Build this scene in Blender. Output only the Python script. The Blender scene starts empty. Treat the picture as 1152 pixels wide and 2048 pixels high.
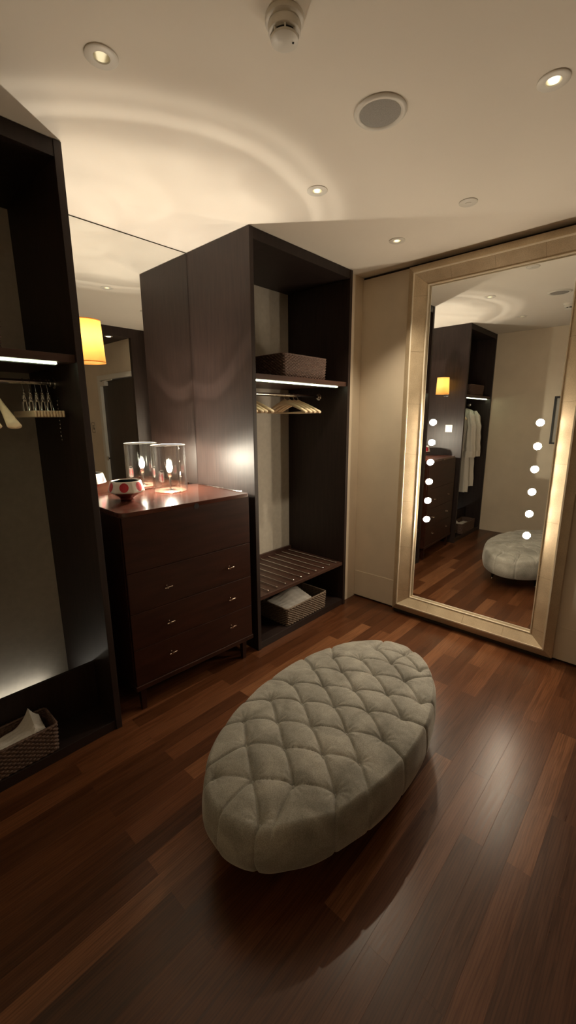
import bpy, bmesh, math, random
from mathutils import Vector, Matrix, noise
random.seed(7)
PI = math.pi
sc = bpy.context.scene
C = sc.collection

# ------------------------------------------------------------------ dimensions
XL, XA, XC, XW = 0.804, 1.773, 2.787, 2.99      # left cabinet end, alcove end, right cabinet end, mirror wall
X0 = -0.122                                      # wall to the left
YF, YM = 1.909, 2.505                            # cabinet fronts, alcove mirror plane
ZC = 2.591                                       # ceiling
DT = 1.105                                       # dresser top

# ------------------------------------------------------------------ materials
def mat(name, base=(.5, .5, .5), rough=.5, metal=0., spec=.5, **kw):
    m = bpy.data.materials.new(name); m.use_nodes = True
    b = m.node_tree.nodes['Principled BSDF']
    b.inputs['Base Color'].default_value = (*base, 1)
    b.inputs['Roughness'].default_value = rough
    b.inputs['Metallic'].default_value = metal
    b.inputs['Specular IOR Level'].default_value = spec
    for k, v in kw.items():
        b.inputs[k.replace('_', ' ')].default_value = v
    return m
def N(m, t, **kw):
    n = m.node_tree.nodes.new(t)
    for k, v in kw.items(): setattr(n, k, v)
    return n
def L(m, a, b): m.node_tree.links.new(a, b)
def bsdf(m): return m.node_tree.nodes['Principled BSDF']
def ramp(m, stops, interp='LINEAR'):
    r = N(m, 'ShaderNodeValToRGB'); e = r.color_ramp.elements
    r.color_ramp.interpolation = interp
    while len(e) < len(stops): e.new(.5)
    for el, (p, c) in zip(e, stops):
        el.position = p; el.color = (*c, 1) if len(c) == 3 else c
    return r
def coords(m, scale=(1, 1, 1), rot=(0, 0, 0), kind='Object'):
    tc = N(m, 'ShaderNodeTexCoord'); mp = N(m, 'ShaderNodeMapping')
    mp.inputs['Scale'].default_value = scale; mp.inputs['Rotation'].default_value = rot
    L(m, tc.outputs[kind], mp.inputs['Vector']); return mp.outputs['Vector']
def noisy(m, base, amt=.12, scale=3., stretch=(1, 1, 1), bump=0., detail=4., dist=.004):
    """base colour varied by procedural noise, optional bump"""
    v = coords(m, stretch)
    n = N(m, 'ShaderNodeTexNoise'); n.inputs['Scale'].default_value = scale; n.inputs['Detail'].default_value = detail
    L(m, v, n.inputs['Vector'])
    lo = tuple(c * (1 - amt) for c in base); hi = tuple(min(1, c * (1 + amt)) for c in base)
    r = ramp(m, [(.3, lo), (.7, hi)]); L(m, n.outputs['Fac'], r.inputs['Fac'])
    L(m, r.outputs['Color'], bsdf(m).inputs['Base Color'])
    if bump:
        b = N(m, 'ShaderNodeBump'); b.inputs['Strength'].default_value = bump; b.inputs['Distance'].default_value = dist
        L(m, n.outputs['Fac'], b.inputs['Height']); L(m, b.outputs['Normal'], bsdf(m).inputs['Normal'])
    return m

M = {}
M['ceil'] = noisy(mat('ceiling_paint', rough=.85, spec=.2), (.81, .755, .665), .02, 2.)
M['wall'] = noisy(mat('wall_paint', rough=.7, spec=.25), (.72, .62, .48), .05, 4., bump=.05)
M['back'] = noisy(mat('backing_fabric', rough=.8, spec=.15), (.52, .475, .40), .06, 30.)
M['wenge'] = noisy(mat('dark_stained_wood', rough=.5, spec=.42), (.022, .012, .0095), .35, 9., (6, 6, .5))
M['wenge_in'] = noisy(mat('dark_matt_wood', rough=.5, spec=.35), (.020, .012, .010), .3, 9., (6, 6, .5))
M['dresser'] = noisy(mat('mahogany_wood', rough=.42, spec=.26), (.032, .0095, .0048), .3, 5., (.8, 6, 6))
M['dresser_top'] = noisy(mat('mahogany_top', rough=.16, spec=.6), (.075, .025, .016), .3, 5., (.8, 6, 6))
M['slat'] = noisy(mat('brown_shelf_wood', rough=.4), (.055, .024, .016), .3, 6., (.6, 8, 8))
M['chrome'] = mat('chrome', (.8, .79, .76), .12, 1.)
M['brass'] = mat('pewter_pull', (.55, .43, .34), .25, 1.)
M['white'] = mat('white_plastic', (.72, .69, .62), .4)
M['grille'] = noisy(mat('speaker_mesh', rough=.75), (.30, .285, .26), .15, 400.)
M['black'] = mat('black_plastic', (.01, .01, .01), .4)
M['gap'] = mat('dark_gap', (.03, .022, .012), .8)
M['hanger'] = noisy(mat('pale_maple', rough=.42), (.86, .66, .44), .1, 6., (8, 1, 8))
M['leaf'] = None
M['towel'] = noisy(mat('white_towel', rough=.95, spec=.1), (.72, .69, .64), .06, 120., bump=.5, dist=.002)
M['robe'] = noisy(mat('white_robe', rough=.95, spec=.1), (.74, .70, .62), .05, 140., bump=.4, dist=.002)
M['wicker'] = noisy(mat('brown_wicker', rough=.55, spec=.4), (.115, .068, .05), .35, 90.)
M['wicker_grey'] = noisy(mat('taupe_wicker', rough=.6, spec=.35), (.17, .125, .09), .35, 90.)
M['mirror'] = mat('mirror_glass', (.86, .87, .85), .0, 1.)
M['ceramic'] = noisy(mat('glazed_ceramic', rough=.14, spec=.6), (.74, .70, .62), .04, 8.)
M['ceramic_in'] = mat('slate_glaze', (.02, .03, .035), .15)
M['terracotta'] = mat('red_brown_glaze', (.16, .03, .022), .18)
M['red'] = noisy(mat('red_glaze', rough=.25), (.50, .035, .05), .12, 60.)
M['door'] = noisy(mat('door_veneer', rough=.42), (.030, .019, .014), .3, 6., (6, 6, .6))
M['floorv'] = noisy(mat('plinth_wood', rough=.45), (.018, .010, .008), .3, 6.)

def emis(name, col, s):
    m = bpy.data.materials.new(name); m.use_nodes = True; nt = m.node_tree; nt.nodes.clear()
    e = nt.nodes.new('ShaderNodeEmission'); o = nt.nodes.new('ShaderNodeOutputMaterial')
    e.inputs['Color'].default_value = (*col, 1); e.inputs['Strength'].default_value = s
    nt.links.new(e.outputs[0], o.inputs[0]); return m
M['led'] = emis('led_strip_glow', (.90, 1., .66), 10.)
M['led_low'] = emis('led_strip_low', (1., .93, .80), 7.5)
M['bulb'] = emis('mirror_bulb_glow', (1., .83, .62), 235.)
M['spot'] = emis('halogen_glow', (1., .90, .66), 5.)
M['spot_dim'] = emis('halogen_dim', (1., .88, .62), 1.6)
M['flame'] = emis('lamp_bulb_glow', (1., .90, .74), 32.)
_nt = M['flame'].node_tree; _e = _nt.nodes['Emission']; _t = _nt.nodes.new('ShaderNodeBsdfTransparent'); _a = _nt.nodes.new('ShaderNodeAddShader')
_nt.links.new(_e.outputs[0], _a.inputs[0]); _nt.links.new(_t.outputs[0], _a.inputs[1]); _nt.links.new(_a.outputs[0], _nt.nodes['Material Output'].inputs[0])

def thin_glass():
    m = bpy.data.materials.new('clear_glass'); m.use_nodes = True; nt = m.node_tree; nt.nodes.clear()
    t = nt.nodes.new('ShaderNodeBsdfTransparent'); g = nt.nodes.new('ShaderNodeBsdfGlossy')
    t.inputs['Color'].default_value = (.97, .98, .97, 1)
    g.inputs['Roughness'].default_value = .04
    f = nt.nodes.new('ShaderNodeLayerWeight'); f.inputs['Blend'].default_value = .28
    mu = nt.nodes.new('ShaderNodeMath'); mu.operation = 'MULTIPLY_ADD'; mu.inputs[1].default_value = .95; mu.inputs[2].default_value = .045
    x = nt.nodes.new('ShaderNodeMixShader'); o = nt.nodes.new('ShaderNodeOutputMaterial')
    tc = nt.nodes.new('ShaderNodeTexCoord'); mp = nt.nodes.new('ShaderNodeMapping'); mp.inputs['Scale'].default_value = (45, 45, 4)
    n = nt.nodes.new('ShaderNodeTexNoise'); n.inputs['Scale'].default_value = 1.
    b = nt.nodes.new('ShaderNodeBump'); b.inputs['Strength'].default_value = .35; b.inputs['Distance'].default_value = .004
    nt.links.new(tc.outputs['Object'], mp.inputs[0]); nt.links.new(mp.outputs[0], n.inputs['Vector'])
    nt.links.new(n.outputs['Fac'], b.inputs['Height']); nt.links.new(b.outputs[0], g.inputs['Normal'])
    nt.links.new(f.outputs['Facing'], mu.inputs[0]); nt.links.new(mu.outputs[0], x.inputs[0])
    nt.links.new(t.outputs[0], x.inputs[1]); nt.links.new(g.outputs[0], x.inputs[2]); nt.links.new(x.outputs[0], o.inputs[0])
    return m
M['glass'] = thin_glass()

def shade_mat():
    m = bpy.data.materials.new('parchment_shade'); m.use_nodes = True; nt = m.node_tree; nt.nodes.clear()
    d = nt.nodes.new('ShaderNodeBsdfDiffuse'); t = nt.nodes.new('ShaderNodeBsdfTranslucent')
    d.inputs['Color'].default_value = (.85, .62, .25, 1); t.inputs['Color'].default_value = (.95, .60, .20, 1)
    n = nt.nodes.new('ShaderNodeTexNoise'); n.inputs['Scale'].default_value = 60.
    r = nt.nodes.new('ShaderNodeValToRGB'); r.color_ramp.elements[0].color = (.86, .50, .13, 1); r.color_ramp.elements[1].color = (.95, .60, .19, 1)
    nt.links.new(n.outputs['Fac'], r.inputs[0]); nt.links.new(r.outputs[0], t.inputs['Color'])
    x = nt.nodes.new('ShaderNodeMixShader'); x.inputs[0].default_value = .6; o = nt.nodes.new('ShaderNodeOutputMaterial')
    nt.links.new(d.outputs[0], x.inputs[1]); nt.links.new(t.outputs[0], x.inputs[2]); nt.links.new(x.outputs[0], o.inputs[0])
    return m
M['shade'] = shade_mat()

def floor_mat():
    m = mat('merbau_planks', rough=.3, spec=.36)
    tc = N(m, 'ShaderNodeTexCoord')
    br = N(m, 'ShaderNodeTexBrick'); br.offset = .37; br.offset_frequency = 2; br.squash = 1.
    br.inputs['Scale'].default_value = 1.; br.inputs['Brick Width'].default_value = .86; br.inputs['Row Height'].default_value = .08
    br.inputs['Mortar Size'].default_value = .0006; br.inputs['Mortar Smooth'].default_value = .3
    br.inputs['Color1'].default_value = (0, 0, 0, 1); br.inputs['Color2'].default_value = (1, 1, 1, 1); br.inputs['Mortar'].default_value = (.3, .3, .3, 1)
    L(m, tc.outputs['Object'], br.inputs['Vector'])
    cr = ramp(m, [(0, (.070, .025, .0095)), (.35, (.094, .034, .0135)), (.75, (.135, .051, .021)), (1, (.23, .100, .045))])
    L(m, br.outputs['Color'], cr.inputs['Fac'])
    # grain, shifted plank by plank
    off = N(m, 'ShaderNodeVectorMath', operation='MULTIPLY_ADD'); off.inputs[1].default_value = (37, 11, 5)
    L(m, br.outputs['Color'], off.inputs[0])
    mp = N(m, 'ShaderNodeMapping'); mp.inputs['Scale'].default_value = (3.2, 60, 1)
    L(m, tc.outputs['Object'], mp.inputs['Vector']); L(m, mp.outputs['Vector'], off.inputs[2])
    n = N(m, 'ShaderNodeTexNoise'); n.inputs['Scale'].default_value = 1.; n.inputs['Detail'].default_value = 5; n.inputs['Distortion'].default_value = 1.4
    L(m, off.outputs[0], n.inputs['Vector'])
    g = ramp(m, [(.3, (.62, .56, .50)), (.6, (1.05, 1.03, 1.0))]); L(m, n.outputs['Fac'], g.inputs['Fac'])
    mx = N(m, 'ShaderNodeMix', data_type='RGBA', blend_type='MULTIPLY'); mx.inputs[0].default_value = 1.
    L(m, cr.outputs['Color'], mx.inputs[6]); L(m, g.outputs['Color'], mx.inputs[7])
    # long cathedral figure on some planks
    mp2 = N(m, 'ShaderNodeMapping'); mp2.inputs['Scale'].default_value = (2.2, 16, 1)
    L(m, tc.outputs['Object'], mp2.inputs['Vector'])
    add = N(m, 'ShaderNodeVectorMath', operation='MULTIPLY_ADD'); add.inputs[1].default_value = (9, 23, 3)
    L(m, br.outputs['Color'], add.inputs[0]); L(m, mp2.outputs['Vector'], add.inputs[2])
    w = N(m, 'ShaderNodeTexWave'); w.bands_direction = 'Y'; w.inputs['Scale'].default_value = 2.2; w.inputs['Distortion'].default_value = 7.; w.inputs['Detail'].default_value = 3
    L(m, add.outputs[0], w.inputs['Vector'])
    wr = ramp(m, [(.0, (.72, .66, .60)), (.35, (1, 1, 1))]); L(m, w.outputs['Fac'], wr.inputs['Fac'])
    mx2 = N(m, 'ShaderNodeMix', data_type='RGBA', blend_type='MULTIPLY'); mx2.inputs[0].default_value = .8
    L(m, mx.outputs[2], mx2.inputs[6]); L(m, wr.outputs['Color'], mx2.inputs[7])
    L(m, mx2.outputs[2], bsdf(m).inputs['Base Color'])
    # mortar groove and slight plank-to-plank roughness
    rr = N(m, 'ShaderNodeMapRange'); rr.inputs['To Min'].default_value = .24; rr.inputs['To Max'].default_value = .38
    L(m, n.outputs['Fac'], rr.inputs['Value']); L(m, rr.outputs[0], bsdf(m).inputs['Roughness'])
    b = N(m, 'ShaderNodeBump'); b.inputs['Strength'].default_value = .5; b.inputs['Distance'].default_value = .0012; b.invert = True
    L(m, br.outputs['Fac'], b.inputs['Height'])
    b2 = N(m, 'ShaderNodeBump'); b2.inputs['Strength'].default_value = .12; b2.inputs['Distance'].default_value = .001
    L(m, n.outputs['Fac'], b2.inputs['Height']); L(m, b.outputs['Normal'], b2.inputs['Normal']); L(m, b2.outputs['Normal'], bsdf(m).inputs['Normal'])
    return m
M['floor'] = floor_mat()

def leaf_mat():
    """champagne silver leaf laid in sheets"""
    m = mat('champagne_leaf', rough=.42, metal=.35, spec=.5)
    v = coords(m)
    n = N(m, 'ShaderNodeTexNoise'); n.inputs['Scale'].default_value = 9.; n.inputs['Detail'].default_value = 5; L(m, v, n.inputs['Vector'])
    r = ramp(m, [(.3, (.56, .44, .29)), (.7, (.70, .57, .39))]); L(m, n.outputs['Fac'], r.inputs['Fac'])
    sp = N(m, 'ShaderNodeTexNoise'); sp.inputs['Scale'].default_value = 220.; L(m, v, sp.inputs['Vector'])
    r2 = ramp(m, [(.35, (.86, .86, .86)), (.6, (1, 1, 1))]); L(m, sp.outputs['Fac'], r2.inputs['Fac'])
    mx = N(m, 'ShaderNodeMix', data_type='RGBA', blend_type='MULTIPLY'); mx.inputs[0].default_value = 1.
    L(m, r.outputs['Color'], mx.inputs[6]); L(m, r2.outputs['Color'], mx.inputs[7]); L(m, mx.outputs[2], bsdf(m).inputs['Base Color'])
    b = N(m, 'ShaderNodeBump'); b.inputs['Strength'].default_value = .15; b.inputs['Distance'].default_value = .002
    L(m, n.outputs['Fac'], b.inputs['Height']); L(m, b.outputs['Normal'], bsdf(m).inputs['Normal'])
    return m
M['leaf'] = leaf_mat()
M['fillet'] = mat('pale_gilt_fillet', (.97, .88, .70), .3, 0., .8)
M['seam'] = mat('leaf_seam', (.30, .22, .13), .6)

def velvet():
    m = mat('grey_velvet', rough=.72, spec=.25, Sheen_Weight=.55, Sheen_Roughness=.35)
    bsdf(m).inputs['Sheen Tint'].default_value = (.95, .93, .86, 1)
    v = coords(m)
    n = N(m, 'ShaderNodeTexNoise'); n.inputs['Scale'].default_value = 7.; n.inputs['Detail'].default_value = 5; n.inputs['Distortion'].default_value = .8
    L(m, v, n.inputs['Vector'])
    r = ramp(m, [(.32, (.21, .20, .172)), (.5, (.295, .283, .247)), (.7, (.385, .368, .322))]); L(m, n.outputs['Fac'], r.inputs['Fac'])
    f = N(m, 'ShaderNodeTexNoise'); f.inputs['Scale'].default_value = 260.; L(m, v, f.inputs['Vector'])
    r2 = ramp(m, [(.35, (.78, .78, .78)), (.65, (1.1, 1.1, 1.1))]); L(m, f.outputs['Fac'], r2.inputs['Fac'])
    mx = N(m, 'ShaderNodeMix', data_type='RGBA', blend_type='MULTIPLY'); mx.inputs[0].default_value = 1.
    L(m, r.outputs['Color'], mx.inputs[6]); L(m, r2.outputs['Color'], mx.inputs[7]); L(m, mx.outputs[2], bsdf(m).inputs['Base Color'])
    b = N(m, 'ShaderNodeBump'); b.inputs['Strength'].default_value = .25; b.inputs['Distance'].default_value = .002
    L(m, f.outputs['Fac'], b.inputs['Height']); L(m, b.outputs['Normal'], bsdf(m).inputs['Normal'])
    return m
M['velvet'] = velvet()

# ------------------------------------------------------------------ mesh helpers
class MB:
    def __init__(s): s.v = []; s.f = []
    def add(s, vs, fs):
        o = len(s.v); s.v += [tuple(p) for p in vs]; s.f += [tuple(i + o for i in f) for f in fs]; return s
    def box(s, x0, x1, y0, y1, z0, z1, b=0.):
        if b <= 0:
            vs = [(x, y, z) for z in (z0, z1) for y in (y0, y1) for x in (x0, x1)]
            return s.add(vs, [(0, 2, 3, 1), (4, 5, 7, 6), (0, 1, 5, 4), (2, 6, 7, 3), (0, 4, 6, 2), (1, 3, 7, 5)])
        bm = bmesh.new(); bmesh.ops.create_cube(bm, size=1)
        for v in bm.verts: v.co = Vector(((x0 + x1) / 2 + v.co.x * (x1 - x0), (y0 + y1) / 2 + v.co.y * (y1 - y0), (z0 + z1) / 2 + v.co.z * (z1 - z0)))
        b = min(b, .45 * min(abs(x1 - x0), abs(y1 - y0), abs(z1 - z0)))
        bmesh.ops.bevel(bm, geom=list(bm.edges), offset=b, segments=2, profile=.5, affect='EDGES')
        return s.bm(bm)
    def bm(s, bm):
        bm.verts.index_update()
        s.add([v.co.copy() for v in bm.verts], [[v.index for v in f.verts] for f in bm.faces]); bm.free(); return s
    def lathe(s, prof, c=(0, 0, 0), n=32, axis='z', cap=True):
        vs = []; fs = []
        for r, h in prof:
            for k in range(n):
                a = 2 * PI * k / n; p = (r * math.cos(a), r * math.sin(a), h)
                if axis == 'y': p = (p[0], p[2], p[1])
                if axis == 'x': p = (p[2], p[0], p[1])
                vs.append((c[0] + p[0], c[1] + p[1], c[2] + p[2]))
        for i in range(len(prof) - 1):
            for k in range(n): fs.append((i * n + k, i * n + (k + 1) % n, (i + 1) * n + (k + 1) % n, (i + 1) * n + k))
        if cap:
            fs.append(tuple(range(n - 1, -1, -1))); fs.append(tuple(range((len(prof) - 1) * n, len(prof) * n)))
        return s.add(vs, fs)
    def tube(s, pts, r, n=10, cap=True):
        pts = [Vector(p) for p in pts]; rs = r if isinstance(r, (list, tuple)) else [r] * len(pts)
        vs = []; fs = []; prev = None
        for i, p in enumerate(pts):
            d = (pts[min(i + 1, len(pts) - 1)] - pts[max(i - 1, 0)]).normalized()
            if prev is None: u = d.orthogonal().normalized()
            else: u = (prev - d * prev.dot(d)); u = u.normalized() if u.length > 1e-6 else d.orthogonal().normalized()
            prev = u; w = d.cross(u)
            for k in range(n):
                a = 2 * PI * k / n; vs.append(p + (u * math.cos(a) + w * math.sin(a)) * rs[i])
        for i in range(len(pts) - 1):
            for k in range(n): fs.append((i * n + k, i * n + (k + 1) % n, (i + 1) * n + (k + 1) % n, (i + 1) * n + k))
        if cap: fs.append(tuple(range(n - 1, -1, -1))); fs.append(tuple(range((len(pts) - 1) * n, len(pts) * n)))
        return s.add(vs, fs)
    def ball(s, c, r, n=12, sq=(1, 1, 1)):
        bm = bmesh.new(); bmesh.ops.create_uvsphere(bm, u_segments=n, v_segments=max(6, n // 2), radius=r)
        for v in bm.verts: v.co = Vector((c[0] + v.co.x * sq[0], c[1] + v.co.y * sq[1], c[2] + v.co.z * sq[2]))
        return s.bm(bm)
    def grid(s, fn, nu, nv, wrap_u=False):
        vs = [fn(i / (nu if wrap_u else nu - 1), j / (nv - 1)) for j in range(nv) for i in range(nu)]
        fs = []
        for j in range(nv - 1):
            for i in range(nu if wrap_u else nu - 1):
                a = j * nu + i; b = j * nu + (i + 1) % nu
                fs.append((a, b, b + nu, a + nu))
        return s.add(vs, fs)
    def obj(s, name, m, parent=None, smooth=None):
        me = bpy.data.meshes.new(name); me.from_pydata(s.v, [], s.f); me.validate(); me.update()
        bm = bmesh.new(); bm.from_mesh(me); bmesh.ops.recalc_face_normals(bm, faces=list(bm.faces)); bm.to_mesh(me); bm.free()
        o = bpy.data.objects.new(name, me); C.objects.link(o)
        for mm in (m if isinstance(m, list) else [m]): me.materials.append(mm)
        if smooth:
            for p in me.polygons: p.use_smooth = True
            me.set_sharp_from_angle(angle=math.radians(smooth))
        if parent: o.parent = parent
        return o
def tag(o, label=None, cat=None, group=None, kind=None):
    if label: o['label'] = label
    if cat: o['category'] = cat
    if group: o['group'] = group
    if kind: o['kind'] = kind
    return o
def empty(name, loc, label, cat, group=None, rz=0.):
    o = bpy.data.objects.new(name, None); C.objects.link(o); o.location = loc; o.rotation_euler = (0, 0, rz); o.empty_display_size = .05
    return tag(o, label, cat, group)
def struct(name, mb, m, parent=None, label=None, smooth=None):
    o = mb.obj(name, m, parent, smooth)
    if not parent: tag(o, label, None, None, 'structure')
    return o
def copy_tree(o, parent=None):
    c = o.copy(); C.objects.link(c); c.parent = parent
    for ch in list(o.children): copy_tree(ch, c)
    return c

# ------------------------------------------------------------------ the setting
YB = -2.6                                         # far end of the entry beyond the opening
struct('floor', MB().box(X0 - .1, 3.1, YB - .1, 2.7, -.08, 0), M['floor'], label='glossy reddish brown hardwood plank floor')
CEIL_HOLES = [(.738, 1.412, .026), (1.752, .455, .026), (1.758, 1.417, .026), (2.535, 1.423, .026), (.28, .45, .026)]
def ceiling():
    o = MB().box(X0 - .1, 3.1, YB - .1, 2.7, ZC, ZC + .14).obj('ceiling', M['ceil'])
    cut = MB()
    for x, y, r in CEIL_HOLES: cut.lathe([(r, ZC - .05), (r, ZC + .08)], (x, y, 0), 32)
    co = cut.obj('cutter', M['ceil'])
    md = o.modifiers.new('b', 'BOOLEAN'); md.object = co; md.operation = 'DIFFERENCE'; md.solver = 'EXACT'
    dg = bpy.context.evaluated_depsgraph_get(); me = bpy.data.meshes.new_from_object(o.evaluated_get(dg))
    o.modifiers.clear(); o.data = me; bpy.data.objects.remove(co)
    return tag(o, 'pale cream painted ceiling', kind='structure')
ceiling()
struct('wall_right', MB().box(XW, XW + .1, .05, 1.95, .014, ZC - .018), M['wall'], label='beige wall behind the tall framed mirror')
struct('trim_1', MB().box(XW + .012, XW + .1, .05, 1.96, ZC - .018, ZC - .0005).box(XW + .012, XW + .1, .05, 1.96, .0005, .014), M['gap'], label='dark shadow gap along the mirror wall')
struct('baseboard_right', MB().box(XW - .003, XW - .0003, .05, 1.949, .015, .24), M['wall'], label='flush beige baseboard under the mirror wall')
struct('wall_corner', MB().box(XC + .001, XW + .1, 1.951, 2.6, .0005, ZC - .0005), M['wall'], label='narrow beige wall strip beside the right wardrobe')
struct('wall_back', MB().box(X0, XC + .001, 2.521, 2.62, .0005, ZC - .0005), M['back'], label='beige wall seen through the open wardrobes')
struct('wall_left', MB().box(X0 - .09, X0, YB, 2.52, .0005, ZC - .0005), M['wall'], label='beige wall at the camera side of the left wardrobe')
struct('baseboard_left', MB().box(X0 + .0003, X0 + .004, -2.5, 1.9, .001, .24), M['wall'], label='flush beige baseboard on the left wall')
struct('wall_rear', MB().box(X0, 3.09, YB - .09, YB, .0005, ZC - .0005), M['wall'], label='beige wall at the far end of the entry')
XE = 2.66
# entry wall (plane x = XE) with a door opening y -0.80 .. -0.07, z 0 .. 2.06
struct('wall_entry', MB().box(XE, XE + .12, YB, -.93, .0005, ZC - .0005).box(XE, XE + .12, -.93, .0, 2.10, ZC - .0005), M['wall'], label='beige entry wall with the dark door')
struct('trim_2', MB().box(XE + .0, XW + .09, .0, .049, .0005, ZC - .0005), M['wenge'], label='dark wood post beside the entry opening')
struct('trim_3', MB().box(X0, XE - .001, -.75, .049, 2.49, ZC - .0005), M['wenge'], label='dark wood soffit over the entry opening')
dr = MB().box(XE + .03, XE + .07, -.86, -.02, .004, 2.055).obj('door_1', M['door']); tag(dr, 'dark wood entry door', kind='structure')
MB().box(XE - .012, XE + .03, -.93, -.86, .0005, 2.12).box(XE - .012, XE + .03, -.86, -.001, 2.06, 2.12).obj('door_frame', M['white'], dr)
MB().box(XE - .02, XE + .03, -.86, -.70, 1.985, 2.04, .006).tube([(XE - .01, -.78, 2.045), (XE - .015, -.50, 2.05)], .009).obj('door_closer', M['white'], dr)
MB().lathe([(.004, 0), (.03, .001), (.03, .006), (.012, .008), (.012, .05)], (0, 0, 0), 20, 'x').obj('door_handle', M['chrome'], dr).location = (XE - .03, -.80, 1.02)

# ------------------------------------------------------------------ ceiling fittings
def downlight(x, y, m_glow, label, tilt=.35, az=0., z=ZC, strength=0.):
    t = empty('ceiling_downlight', (x, y, z), label, 'downlight', 'recessed ceiling downlights')
    MB().lathe([(.0225, .0), (.0475, -.0005), (.0475, -.003), (.044, -.005), (.024, -.004), (.0225, .0)], n=40, cap=False).obj('trim_ring', M['white'], t, 40)
    MB().lathe([(.0225, 0.), (.0232, .01), (.0245, .045), (.018, .065), (.0, .066)], n=32, cap=False).obj('reflector_cup', mcup, t, 40)
    l = MB().lathe([(.0005, 0.), (.015, .0), (.017, .004), (.008, .018), (.0005, .019)], n=24).obj('halogen_lamp', m_glow, t, 40)
    l.location = (.0, .0, .026); l.rotation_euler = (tilt * math.cos(az), tilt * math.sin(az), 0)
    return t
mcup = mat('brushed_reflector', (.75, .7, .6), .3, .9)
downlight(.738, 1.412, M['spot_dim'], 'tilted ceiling downlight nearest the left wardrobe', .5, .6)
downlight(1.752, .455, M['spot'], 'bright ceiling downlight at the right edge beyond the speaker', .5, 2.2)
downlight(1.758, 1.417, M['spot'], 'ceiling downlight at the edge of the light ring', .2, 0)
downlight(2.535, 1.423, M['spot'], 'ceiling downlight between right wardrobe and mirror top', .5, 1.)
downlight(.28, .45, M['spot'], 'ceiling downlight seen only in the tall mirror', .3, 1.)
t = empty('soffit_downlight', (2.43, -.03, 2.4895), 'small downlight under the dark soffit, seen in alcove mirror', 'downlight')
MB().lathe([(.0005, -.0006), (.045, -.0006), (.047, -.004), (.03, -.006), (.028, -.002)], n=32).obj('trim_ring', M['white'], t, 40)
MB().lathe([(.0005, -.0025), (.026, -.0025), (.026, -.0065), (.0005, -.0065)], n=24).obj('lamp_face', M['spot'], t)

t = empty('ceiling_speaker', (1.5, .931, ZC), 'round ceiling speaker with grey grille and white rim', 'speaker')
MB().lathe([(.071, -.0005), (.0905, -.0005), (.091, -.004), (.086, -.009), (.076, -.010), (.071, -.006)], n=64, cap=False).obj('rim', M['white'], t, 50)
MB().lathe([(.0005, -.0005), (.0705, -.0005), (.0705, -.006), (.05, -.0085), (.0005, -.0095)], n=64).obj('grille', M['grille'], t, 50)
t = empty('blank_cover', (2.355, .938, ZC), 'plain round white cover plate on the ceiling near the mirror', 'ceiling plate')
MB().lathe([(.0005, -.0005), (.044, -.0005), (.044, -.003), (.040, -.0065), (.0005, -.0075)], n=48).obj('plate', M['white'], t, 40)
MB().lathe([(.014, -.0065), (.016, -.0088), (.0005, -.009)], n=24, cap=False).obj('centre_dimple', M['white'], t, 40)

t = empty('smoke_detector', (1.015, .935, ZC), 'white smoke detector hanging from the ceiling at the top of the picture', 'smoke detector')
MB().lathe([(.0005, -.0005), (.052, -.0005), (.052, -.012), (.047, -.016), (.0005, -.017)], n=48).obj('base', M['white'], t, 40)
MB().lathe([(.0005, -.0165), (.043, -.0165), (.045, -.020), (.043, -.036), (.040, -.038), (.0005, -.038)], n=48).obj('body', M['white'], t, 40)
MB().lathe([(.0005, -.0375), (.032, -.0375), (.032, -.047), (.0005, -.047)], n=48).obj('sensor_slot', M['black'], t)
cg = MB()
for k in range(8):
    a = k * PI / 4; cg.box(.033, .0385, -.0022, .0022, -.047, -.0375)
    o0 = len(cg.v) - 8
    for i in range(o0, len(cg.v)):
        x, y, z = cg.v[i]; cg.v[i] = (x * math.cos(a) - y * math.sin(a), x * math.sin(a) + y * math.cos(a), z)
cg.lathe([(.0005, -.0465), (.038, -.0465), (.037, -.052), (.026, -.058), (.0005, -.060)], n=48).obj('cage', M['white'], t, 40)
MB().ball((.012, -.02, -.058), .003).obj('indicator', M['black'], t)

# ------------------------------------------------------------------ wardrobes
def rod_mesh(x0, x1, y, z): return MB().tube([(x0, y, z), (x1, y, z)], .0115, 16)
def wardrobe(name, x0, x1, label):
    w = empty(name, (x0, YF, 0), label, 'wardrobe')
    dx = x1 - x0; D = 2.52 - YF; T = .03
    for a, b in ((0, T), (dx - T, dx)):
        MB().box(a, b, 0, D, 0, ZC - .002, .0015).obj('side_panel', M['wenge'], w)
    MB().box(T, dx - T, .004, D, 2.53, ZC - .002, .001).obj('top_panel', M['wenge_in'], w)
    MB().box(T, dx - T, .006, D, .0005, .05, .001).obj('base_panel', M['floorv'], w)
    sh = MB().box(T, dx - T, .015, D, 1.783, 1.815, .0015).obj('shelf', M['slat'], w)
    MB().box(T + .0, dx - T - .062, .05, .062, 1.7755, 1.7828).obj('led_strip', M['led'], sh)
    MB().box(T + .0, dx - T - .06, .0625, .085, 1.771, 1.7828, .001).obj('led_channel', M['black'], sh)
    r = rod_mesh(T, dx - T, .277, 1.715).obj('hanging_rail', M['chrome'], w, 40)
    for xx, sg in ((T, 1), (dx - T, -1)):
        MB().lathe([(.0005, 0), (.026, 0), (.026, .004), (.017, .008), (.017, .022), (.0118, .023)], (0, 0, 0), 28, 'x').obj('rail_socket', M['chrome'], r, 40)
        s = r.children[-1] if r.children else None
    ss = [c for c in bpy.data.objects if c.parent == r]
    ss[0].location = (T, .277, 1.715); ss[1].location = (dx - T, .277, 1.715); ss[1].scale = (-1, 1, 1)
    return w
WR = wardrobe('open_wardrobe', XA, XC, 'dark wood open wardrobe right of the dresser with slatted shoe shelf')
WL = wardrobe('open_wardrobe', X0 + .002, XL, 'dark wood open wardrobe at the left edge with clip hangers and sconce side')
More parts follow.
